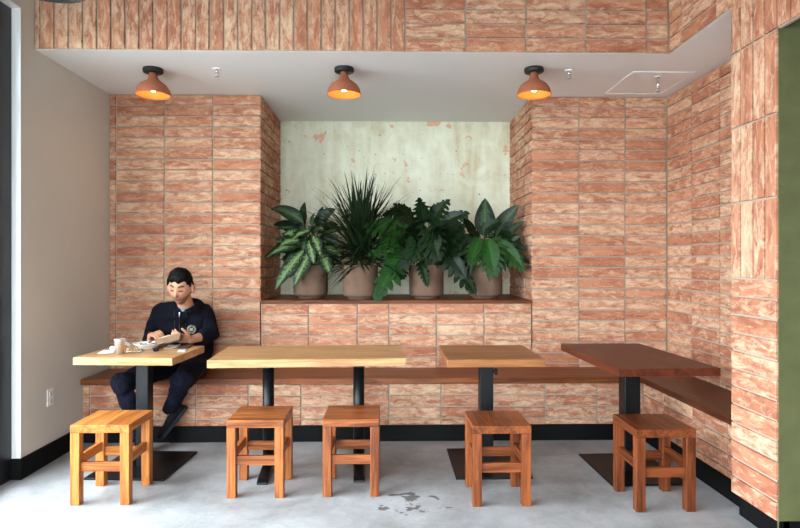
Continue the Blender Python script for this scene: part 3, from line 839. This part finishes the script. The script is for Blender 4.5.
b_.ball(HC, 1, HR, 72, 56, 0, lambda d, p: head_fn(d, p))
for sg in (-1, 1):   # ears
    e0 = HC+HR@V((sg*.083, -.008, -.006))
    b_.ball(e0, (.012, .021, .033), HR@Matrix.Rotation(sg*-.35, 3, 'Z'), 16, 12)
    b_.tube([e0+HR@V((sg*.006, -.012, -.012)), e0+HR@V((sg*.012, -.017, .008)), e0+HR@V((sg*.011, -.008, .027)), e0+HR@V((sg*.005, .01, .022))], [.005, .005, .005, .004], 8)
neck0 = pt(186, 306, 4.42)
b_.tube([HC+HR@V((0, -.035, -.06)), (HC+HR@V((0, -.035, -.06))+neck0)/2+V((0, 0, -.004)), neck0, neck0+V((0, .035, -.06))], [.056, .055, .058, .060], 20)
pelv = V((-1.53, 4.64, .585))
spine = [pelv, V((-1.53, 4.62, .70)), V((-1.525, 4.57, .86)), V((-1.515, 4.50, .965)), neck0+V((0, .02, -.03))]
b_.tube(spine, [1]*5, 24, ell=[(.155, .105), (.14, .10), (.16, .105), (.14, .085), (.062, .06)])
shR, shL = pt(161, 312, 4.46), pt(204, 313, 4.49)
elR, elL = pt(150, 341, 4.46), pt(212, 339, 4.42)
wrR, wrL = pt(151.5, 336.0, 4.22), pt(190, 340.0, 4.20)
elL.z = max(elL.z, .80)
for a, e, w_ in ((shR, elR, wrR), (shL, elL, wrL)):
    b_.tube([a, (a+e)/2, e, e*.6+w_*.4, w_], [.045, .040, .036, .036, .027], 16)
    b_.tube([spine[3]+V((0, .01, -.02)), a], [.055, .045], 14)
def hand(m, W, F, N_, curl, L=1.0, thumb=1, spread=.10, bend0=.15, tc=(.6, .75, -.35)):
    F = F.normalized(); N_ = (N_-F*N_.dot(F)).normalized(); T = F.cross(N_)*thumb
    # palm: a flattened loft across T, thickness along N_
    rings = []
    for f_, hw_, ht_ in ((-.01, .022, .018), (.01, .027, .018), (.035, .036, .016), (.065, .040, .014), (.086, .038, .011), (.094, .030, .005)):
        rings.append([m.bm.verts.new(W+F*f_*L+T*hw_*math.cos(2*PI*k/16)+N_*ht_*math.sin(2*PI*k/16)) for k in range(16)])
    for a, c in zip(rings, rings[1:]):
        for i in range(16): m.face([a[i], a[(i+1) % 16], c[(i+1) % 16], c[i]], 0, True)
    m.face(rings[0][::-1]); m.face(rings[-1])
    for k, (off, ln) in enumerate(((.030, .070), (.0105, .079), (-.0095, .073), (-.028, .057))):
        p = W+F*.082*L+T*off; d = (F+T*off*spread*30*.1).normalized(); pts_ = [p-F*.02, p]; ang = bend0+k*.05
        for ph, lf in enumerate((.45, .31, .24)):
            q = Quaternion(T, 0)
            dd = (d*math.cos(ang)-N_*math.sin(ang)).normalized()
            p = p+dd*ln*lf*L; pts_.append(p); ang += curl[ph]
        m.tube(pts_, [.0095, .0092, .0086, .0078, .0068], 10)
    p0 = W+F*.018*L+T*.022
    d = (F*tc[0]+T*tc[1]+N_*tc[2]).normalized(); p1 = p0+d*.042*L
    d2 = (d*.55+F*.7-N_*.25).normalized(); p2 = p1+d2*.030*L; p3 = p2+(d2*.8+F*.2-N_*.35).normalized()*.024*L
    m.tube([p0, p1, p2, p3], [.015, .0115, .0098, .0085], 10)
hand(b_, wrR, pt(160, 330.5, 4.11)-wrR, V((-.15, -.45, 1)), (.75, .55, .4), 1.0, 1, bend0=.65)
hand(b_, wrL, pt(177, 337.5, 4.12)-wrL, V((.25, -.75, -.45)), (.55, .5, .35), .98, 1, bend0=.35, tc=(.7, .6, -.1))
hipR, hipL = V((-1.63, 4.60, .575)), V((-1.44, 4.60, .575))
knR, knL = pt(122.5, 384, 4.02), pt(182, 381, 4.08)
anR, anL = pt(142.5, 436, 4.17), pt(171.5, 407, 4.34)
for h_, k_, a_ in ((hipR, knR, anR), (hipL, knL, anL)):
    b_.tube([h_, (h_+k_)/2, k_, k_*.65+a_*.35, a_], [.075, .062, .045, .045, .03], 16)
    b_.tube([pelv, h_], [.10, .075], 12)
footR = [anR, anR+V((-.006, -.06, -.065)), anR+V((-.013, -.13, -.078))]
b_.tube(footR, [.03, .024, .016], 12)
lt = (pt(157, 440, 4.27)-pt(180, 412, 4.35)).normalized()
FZ = V((-.70, -.38, .60)); FZ = (FZ-lt*FZ.dot(lt)).normalized()
b_.tube([anL, anL+lt*.06+FZ*-.048, anL+lt*.13+FZ*-.062], [.03, .024, .016], 12)
body = remeshed(b_, 'body', [M['skin']], man, .0038, 2)
me = body.data; ca = me.color_attributes.new('tint', 'FLOAT_COLOR', 'POINT')
HI = HR.inverted(); off_ = man.location*0
SK, LIP, DK, ST = [V(srgb(*c)[:3]) for c in ((192, 138, 110), (166, 82, 78), (16, 12, 12), (60, 46, 40))]
for i, v in enumerate(me.vertices):
    c = SK.copy(); q = HI@(v.co-HC)
    if q.length < .16 and q.y > .02:
        x, z = abs(q.x), q.z
        ck = g(x-.045, .02)*g(z+.015, .02); c = c.lerp(V(srgb(212, 138, 112)[:3]), .4*ck)
        st = sst(-.035, -.055, z)*(1-.5*g(x-.03, .012)*g(z+.02, .02)); c = c.lerp(ST, .46*st)
        mo = g(x, .026)*g(z+.040, .006) if q.y > .06 else 0; c = c.lerp(ST, min(.8, mo*.9))
        c = c.lerp(LIP, min(1, 1.3*g(x, .023)**2*g(z+.058, .010)**2) if q.y > .06 else 0)
        if abs(z+.0575) < .002 and x < .024 and q.y > .06: c = c.lerp(DK, .6)
        br = sst(.010, .016, x)*sst(.054, .044, x)*g(z-(.037+.004*g(x-.036, .014)), .0052); c = c.lerp(DK, min(.95, br*1.3))
        ey = sst(.014, .018, x)*sst(.048, .042, x)*g(z-(.008-.002*g(x-.031, .02)), .0046); c = c.lerp(DK, min(.95, ey*1.5))
        so = g(x-.031, .016)*g(z-.020, .010); c = c.lerp(V(srgb(170, 118, 96)[:3]), .45*so)
        if z < -.028 and z > -.036 and 0.003 < x < .011: c = c.lerp(DK, .5)
    ca.data[i].color = (c.x, c.y, c.z, 1)
# hair
hm = MB(); random.seed(2)
def hair_fn(d, p):
    hl = .030 if d.y > 0 else -.02-.045*sst(0, -.7, d.y)      # hairline height
    z = d.z*.118; y = d.y*.094
    line = .058+.006*math.sin(d.x*9) if y > .03 else (.058-(.03-y)*1.5)
    if abs(d.x) > .6 and y > -.02 and y < .05: line = min(line, .014 if y < .034 else .034)
    if abs(d.x) > .6 and -.036 < y < .018: line = .030
    elif y < -.02: line = max(-.075, line)
    t = sst(line-.006, line+.014, z)
    vol = .014+.022*sst(.03, .10, z)*(1+.5*d.y)
    nz = noise.noise(V((d.x*5, d.y*5, d.z*5)))*.006+noise.noise(V((d.x*16, d.y*9, d.z*16)))*.004
    return head_fn(d, p, -.012+t*(.012+vol*.72+nz))
hm.ball(HC, 1, HR, 96, 72, 0, hair_fn)
child(hm.build('hair', M['hair'], None, smooth=True), man)
# clothes
def folds(co, n, amp=.006, sc=9):
    a = noise.noise(V((co.x*sc, co.y*sc, co.z*sc*1.6)))+.5*noise.noise(V((co.x*sc*2.3, co.y*sc*2.3, co.z*sc*3)))
    return n*a*amp
hd = MB()
sp2 = [V((-1.53, 4.63, .635)), V((-1.53, 4.61, .69)), V((-1.53, 4.58, .77)), V((-1.525, 4.55, .87)), V((-1.515, 4.50, .97)), neck0+V((-.004, .035, -.035))]
hd.tube(sp2, [1]*6, 32, ell=[(.185, .150), (.195, .158), (.180, .145), (.195, .138), (.170, .105), (.075, .070)])
for a, e, w_, full in ((shR, elR, wrR, 1), (shL, elL, wrL, 0)):
    pts_ = [a, (a+e)/2, e, e*.6+w_*.4] + ([e*.2+w_*.8] if full else [])
    rr_ = [.070, .064, .057, .052 if full else .050] + ([.040] if full else [])
    hd.tube(pts_, rr_, 20)
    hd.tube([sp2[4]+V((0, .01, -.0)), a+V((0, 0, -.005))], [.085, .068], 18)
    for k in range(3):   # pushed-up cuff rolls
        c0 = (pts_[-1]*(1-k*.12)+pts_[-2]*k*.12); dr = (pts_[-1]-pts_[-2]).normalized()
        hd.tube([c0-dr*.008, c0+dr*.008], [rr_[-1]+.004+k*.002]*2, 18)
nk = neck0
ring = []
for k in range(21):
    ph = math.radians(-158+k*316/20)           # 0 = behind the neck
    back = (1+math.cos(ph))/2
    ring.append(nk+V((math.sin(ph)*(.078+.018*back), math.cos(ph)*.085+.010, -.034+.050*back**.8)))
hd.tube(ring, [.018+.022*((1+math.cos(math.radians(-158+k*316/20)))/2)**.7 for k in range(21)], 14)
for sg in (-1, 1):
    hd.tube([nk+V((sg*.035, -.012, -.062)), V((-1.522+sg*.11, 4.475, .93)), V((-1.522+sg*.09, 4.49, .80))], [.052, .085, .08], 20)
hd.tube([nk+V((-.012, -.012, -.070)), V((-1.522, 4.49, .93)), V((-1.522, 4.50, .84))], [.074, .125, .15], 24, ell=[(1, .9), (1.1, .8), (1.1, .8)])
hd.tube([nk+V((.0, .105, .015)), nk+V((.01, .125, -.05)), nk+V((.005, .12, -.12))], [.045, .06, .05], 18, ell=[(1.7, .8)]*3)
hood = remeshed(hd, 'hoodie', [M['hoodie']], man, .0065, 5, disp=lambda c, n: folds(c, n, .007, 10))
tr_ = MB()
tr_.tube([V((-1.53, 4.63, .58)), V((-1.53, 4.62, .66))], [1, 1], 24, ell=[(.18, .125), (.17, .12)])
for h_, k_, a_, rr_ in ((hipR, knR, anR, [.100, .088, .074, .066, .060, .058]), (hipL, knL, anL, [.100, .085, .070, .062, .056, .054])):
    tr_.tube([h_, (h_+k_)/2, k_, k_*.7+a_*.3, k_*.35+a_*.65, a_+(k_-a_)*.04], rr_, 20)
    tr_.tube([V((-1.53, 4.62, .59)), h_], [.11, .098], 16)
for k_, a_ in ((knR, anR), (knL, anL)):
    tr_.ball(k_+V((0, -.004, .004)), .078, None, 20, 14); tr_.tube([a_+(k_-a_)*.2, a_+(k_-a_)*-.06], [.056, .056], 16)
remeshed(tr_, 'trousers', [M['denim']], man, .0065, 4, disp=lambda c, n: folds(c, n, .008, 11))
# hoodie details: surface point finder in front of the chest
from mathutils.bvhtree import BVHTree
hb = BVHTree.FromPolygons([v.co for v in hood.data.vertices], [p.vertices for p in hood.data.polygons])
def onchest(px_, py_, lift=.002):
    o0 = V(cam.location); d = (pt(px_, py_, 4)-o0).normalized()
    h_ = hb.ray_cast(o0+d*3.0, d)
    return (h_[0]-d*lift, h_[1]) if h_[0] else (pt(px_, py_, 4.35), V((0, -1, 0)))
def ribbon(ptsuv, r_, name, mat, par, n=6):
    q = MB(); q.tube([onchest(*p, lift=.001)[0] for p in ptsuv], r_, n); return child(q.build(name, mat, None, smooth=True), par)
ribbon([(179.5, 312+3*k) for k in range(10)], .0035, 'zipper', M['black'], man)
ribbon([(179.6, 312.5), (179.4, 317)], .0052, 'zipper_pull', M['chrome'], man)
ribbon([(174.5, 310), (174, 316), (174.6, 322), (174, 328)], .0028, 'drawstring', M['black'], man)
ribbon([(186, 311), (186.3, 317), (185.8, 323), (186.2, 330)], .0028, 'drawstring', M['black'], man)
tee = MB(); tee.tube([neck0+V((-.012, -.004, -.06)), neck0+V((-.010, -.016, -.034))], [.052, .054], 20); child(tee.build('t_shirt', M['tee'], None, smooth=True), man)
# round chest badge: cream ring of lettering blocks round a small emblem
bc, bn = onchest(191.5, 329.5, .003)
bn = (bn*.4+V((.1, -1, .15))).normalized()
bx_ = UZ.cross(bn).normalized(); by_ = bn.cross(bx_)
BR = Matrix((bx_, by_, bn)).transposed()
bg_ = MB(); bg_.lathe([(0, -.001), (.035, -.001), (.035, .0015), (0, .0015)], bc, 40, R=BR)
badge = child(bg_.build('badge', M['black']), man)
q = MB()
for k in range(22):
    if k in (5, 16): continue
    a = 2*PI*k/22; ln = .0055 if k % 3 else .0075
    q.box(bc+BR@V((math.cos(a)*.0285, math.sin(a)*.0285, .002)), (ln, .0042, .001), BR@Matrix.Rotation(a, 3, 'Z'))
for k in range(24):
    a = 2*PI*k/24; q.box(bc+BR@V((math.cos(a)*.0205, math.sin(a)*.0205, .002)), (.0012, .0055, .001), BR@Matrix.Rotation(a, 3, 'Z'))
for a in (.6, -.6):
    q.box(bc+BR@V((0, 0, .0024)), (.030, .0028, .001), BR@Matrix.Rotation(a, 3, 'Z'))
q.lathe([(.006, .0), (.0095, .0), (.0095, .0012), (.006, .0012)], bc+BR@V((0, 0, .0016)), 20, R=BR)
o_ = q.build('badge_lettering', M['patch']); o_.parent = badge
def shoe(ankle, dirn, upv, nm='sneaker'):
    """dirn heel->toe, upv sole->ankle; ankle point sits above the heel"""
    Y = dirn.normalized(); Z = (upv-Y*upv.dot(Y)).normalized(); X = Y.cross(Z)
    R = Matrix((X, Y, Z)).transposed(); o0 = ankle-Z*.095-Y*.055
    prof = [(-.004, .022, .03, .045), (.02, .036, .085, .0), (.06, .038, .098, 0), (.10, .038, .082, 0), (.145, .043, .062, 0), (.19, .047, .052, 0), (.23, .044, .046, 0), (.262, .032, .038, 0), (.278, .012, .028, 0)]
    q = MB(); rg = []
    for y, hw_, ht_, _ in prof:
        rg.append([q.bm.verts.new(o0+R@V((hw_*math.copysign(abs(math.cos(2*PI*k/20))**.75, math.cos(2*PI*k/20)), y, .018+ (ht_-.018)*(.5+.5*math.copysign(abs(math.sin(2*PI*k/20))**.8, math.sin(2*PI*k/20))))) ) for k in range(20)])
    for a, c in zip(rg, rg[1:]):
        for i in range(20): q.face([a[i], a[(i+1) % 20], c[(i+1) % 20], c[i]], 0, True)
    q.face(rg[0][::-1]); q.face(rg[-1])
    s_ = child(q.build(nm, M['sneaker'], None, .002, smooth=True), man)
    q = MB(); out = []
    W = [(-.012, .0), (-.008, .022), (.01, .036), (.06, .040), (.12, .042), (.18, .050), (.23, .048), (.265, .034), (.284, .012), (.287, 0)]
    poly = [(w_, y) for y, w_ in W]+[(-w_, y) for y, w_ in W[-2:0:-1]]
    M4 = Matrix.Translation(o0)@R.to_4x4(); q.prism(poly, 0, .024, 0, M4)
    so = q.build('sole', M['sole'], None, .004); so.parent = s_
    q = MB()
    for k in range(5):
        y = .095+k*.018; z = .088-k*.0068
        q.tube([o0+R@V((-.02, y, z-.006)), o0+R@V((0, y+.003, z+.003)), o0+R@V((.02, y, z-.006))], .0028, 6)
    la = q.build('laces', M['metal'], None, smooth=True); la.parent = s_
shoe(V((anR.x, anR.y, .014+.096)), V((-.1, -1, 0)), UZ)
shoe(anL+V((.0, -.0, -.0)), lt, FZ)
# paper tray in his hands
c0 = pt(171.0, 340.0, 4.075)
R = Matrix.Rotation(math.radians(-16), 3, 'Y')@Matrix.Rotation(math.radians(-14), 3, 'X')@Matrix.Rotation(math.radians(6), 3, 'Z')
r = thing('food_tray', 'brown paper food tray held in the hands of the man', 'tray', c0)
m = MB(); A = [(-.075, -.03), (.06, -.03), (.06, .03), (-.075, .03)]; B = [(-.10, -.048), (.082, -.048), (.082, .048), (-.10, .048)]
va = [m.bm.verts.new(R@V((x, y, -.018))) for x, y in A]; vb = [m.bm.verts.new(R@V((x, y, .020))) for x, y in B]
m.face(va)
for i in range(4): m.face([va[i], va[(i+1) % 4], vb[(i+1) % 4], vb[i]])
o_ = m.build('tray', M['kraft'], r); md = o_.modifiers.new('t', 'SOLIDIFY'); md.thickness = .0022
m = MB(); m.bm.faces.ensure_lookup_table()
vv = [m.bm.verts.new(R@V((x*.97, y*.97, .019+.006*math.sin(k*2.1)))) for k, (x, y) in enumerate([(-.10, -.048), (-.02, -.05), (.082, -.046), (.085, .05), (0, .052), (-.095, .046)])]
m.face(vv); o_ = m.build('liner', M['paper'], r); md = o_.modifiers.new('t', 'SOLIDIFY'); md.thickness = .001
m = MB(); m.ball(R@V((-.02, 0, .024)), (.052, .034, .012), R, 24, 12, 0, lambda d, p: p*(1+.12*noise.noise(d*3))); m.build('flatbread', M['pita'], r, smooth=True)
# ------------------------------------------------------------------ things on the first table
def tb(px_, py_, z=TT):
    d = (CAMZ-z)*FPX/(py_-HOR); return pt(px_, py_, d)
def on(px_, py_): p = tb(px_, py_); return (p.x, p.y, TT)
m = MB(); m.lathe([(0, .0005), (.022, .0005), (.025, .003), (.0335, .094), (.0345, .097), (.0325, .097), (.0235, .008), (0, .006)], n=48)
o_ = m.build('tumbler', M['steel']); o_.location = on(119.5, 354.2); tag(o_, 'brushed steel tumbler standing on the left part of the oak table', 'cup')
r = thing('bowl', 'wide white bowl with bits of food, in front of the seated man', 'bowl', on(148, 349))
m = MB(); m.lathe([(0, .0005), (.038, .0005), (.040, .006), (.055, .013), (.076, .030), (.093, .039), (.095, .041), (.092, .042), (.074, .034), (.050, .017), (0, .012)], n=64); m.build('bowl_body', M['china'], r)
random.seed(9); m = MB()
for k in range(26):
    a = random.uniform(0, 2*PI); q = random.uniform(0, .06); m.ball((math.cos(a)*q, math.sin(a)*q, .026+.014*(q/.06)), (random.uniform(.005, .011), random.uniform(.004, .008), .005), None, 8, 6)
tag(m.build('leftovers', M['food1'], r), None, None, None, 'stuff')
def sheet(name, cs, label, cat, mat, th=.0012, curl=.004, lift=.0012):
    P = [tb(*c) for c in cs]; cx_ = sum((p for p in P), V((0,0,0)))/len(P)
    m = MB(); n = 6
    g_ = [[None]*(n+1) for _ in range(n+1)]
    for i in range(n+1):
        for j in range(n+1):
            u, v = i/n, j/n
            p = (P[0]*(1-u)*(1-v)+P[1]*u*(1-v)+P[2]*u*v+P[3]*(1-u)*v)
            e = (2*abs(u-.5))**3+(2*abs(v-.5))**3
            p = V((p.x-cx_.x, p.y-cx_.y, lift+curl*e*(.6+.6*abs(noise.noise(p*30)))))
            g_[i][j] = m.bm.verts.new(p)
    for i in range(n):
        for j in range(n): m.face([g_[i][j], g_[i+1][j], g_[i+1][j+1], g_[i][j+1]], 0, True)
    o_ = m.build(name, mat); o_.location = (cx_.x, cx_.y, TT); md = o_.modifiers.new('t', 'SOLIDIFY'); md.thickness = th; md.offset = 1
    return tag(o_, label, cat)
sheet('napkin', [(96.5, 354.5), (113, 353.6), (117, 349.8), (104, 350.4)], 'flat white paper napkin left of the steel tumbler', 'napkin', M['paper'])
sheet('napkin', [(126, 353.2), (142, 352.6), (141, 349.2), (127, 349.4)], 'small crumpled white napkin under food scraps, right of the steel tumbler', 'napkin', M['paper'], curl=.006)
sheet('napkin', [(163, 349.3), (176, 348.8), (181, 345.5), (168, 345.8)], 'white paper napkin between the bowl and the phone', 'napkin', M['paper'], curl=.006)
sheet('white_sheet', [(177.5, 352.2), (185.3, 352.0), (186.3, 349.8), (179, 350)], 'small flat white sheet on the table edge in front of the phone', 'white_sheet', M['white'], .001, .0005, .0008)  # thin flat white sheet lying on the tabletop
m = MB(); random.seed(4)
for k in range(60):
    m.ball((random.gauss(0, .026), random.gauss(0, .011), random.uniform(.005, .013)), (random.uniform(.003, .008), random.uniform(.003, .006), random.uniform(.002, .005)), Matrix.Rotation(random.uniform(0, 3), 3, 'Z'), 7, 5, random.choice([0, 0, 1]))
o_ = m.build('food_scraps', [M['food2'], M['food1']]); p = tb(134, 351.2); o_.location = (p.x, p.y, TT); tag(o_, 'little heap of orange and brown food scraps beside the bowl', 'food', None, 'stuff')
# crumpled napkin behind the cup
m = MB(); m.ball((0, 0, .014), (.024, .018, .013), None, 28, 18, 0, lambda d, p: p*(1+.35*noise.noise(d*2.6)+.15*noise.noise(d*7)) if p.z > -.010 else V((p.x, p.y, -.0135)))
o_ = m.build('paper_ball', M['paper']); p = tb(113.5, 350.6); o_.location = (p.x, p.y, TT+.002); tag(o_, 'crumpled ball of white paper behind the steel tumbler', 'napkin')
m = MB(); m.lathe([(0, .0005), (.016, .0005), (.022, .020), (.0235, .021), (.0215, .021), (.016, .015), (0, .015)], n=32)
o_ = m.build('sauce_cup', M['sauce']); p = tb(156, 351.3); o_.location = (p.x, p.y, TT); tag(o_, 'tiny dark sauce cup just right of the bowl', 'cup')
# knife leaning from the bowl edge toward the cup
A_, B_ = pt(121.8, 341.0, 3.86), tb(137.5, 350)+V((0, 0, .006))
r = thing('knife', 'white handled knife propped between the tumbler rim and the table', 'knife', B_)
ax = (A_-B_); L_ = ax.length; ax.normalize(); sd_ = ax.cross(V((0, -1, .3))).normalized(); nn_ = ax.cross(sd_)
R = Matrix((sd_, ax, nn_)).transposed()
M4 = R.to_4x4(); m = MB(); m.prism([(-.009, L_*.5), (.009, L_*.5), (.011, L_*.9), (.006, L_), (-.006, L_), (-.011, L_*.9)], -.004, .004, 0, M4); m.build('handle', M['china'], r, .002)
m = MB(); m.prism([(-.009, 0.01), (0, 0), (.009, .02), (.010, L_*.499), (-.010, L_*.499)], -.001, .001, 0, M4); m.build('blade', M['steel'], r)
# phone
P = [tb(178.5, 348.8), tb(190, 348.6), tb(196, 345.4), tb(185, 345.6)]
cp = sum(P, V((0, 0, 0)))/4; ux = (P[1]-P[0]).normalized(); ang = math.atan2((P[2]-P[1]).y, (P[2]-P[1]).x)
r = thing('phone', 'black phone lying flat on the right edge of the oak table', 'phone', (cp.x-.01, cp.y, TT), ang)
m = MB(); m.bx(-.072, .072, -.035, .035, .0006, .0085); m.build('case', M['black'], r, .003)
m = MB(); m.bx(-.068, .068, -.032, .032, .0086, .0092); m.build('screen', M['phone'], r)
# ------------------------------------------------------------------ light
w = bpy.data.worlds.new('world'); S.world = w; w.use_nodes = True
bg = w.node_tree.nodes['Background']; bg.inputs[0].default_value = (.88, .94, 1.0, 1); bg.inputs[1].default_value = 17.0
def portal(loc, rot, sx, sy_):
    l = bpy.data.lights.new('daylight_portal', 'AREA'); l.shape = 'RECTANGLE'; l.size = sx; l.size_y = sy_; l.cycles.is_portal = True
    o_ = bpy.data.objects.new('daylight_portal', l); C.objects.link(o_); o_.location = loc; o_.rotation_euler = rot
portal((XF-.09, .75, ZH/2), (0, -PI/2, 0), ZH, 5.9)
portal((-.6, YF-.15, 1.5), (PI/2, 0, 0), 2.6, 3.0)
vs = S.view_settings; S.display_settings.display_device = 'sRGB'
vs.view_transform = 'Standard'; vs.look = 'None'; vs.gamma = 1; vs.use_curve_mapping = False; vs.exposure = 0.3
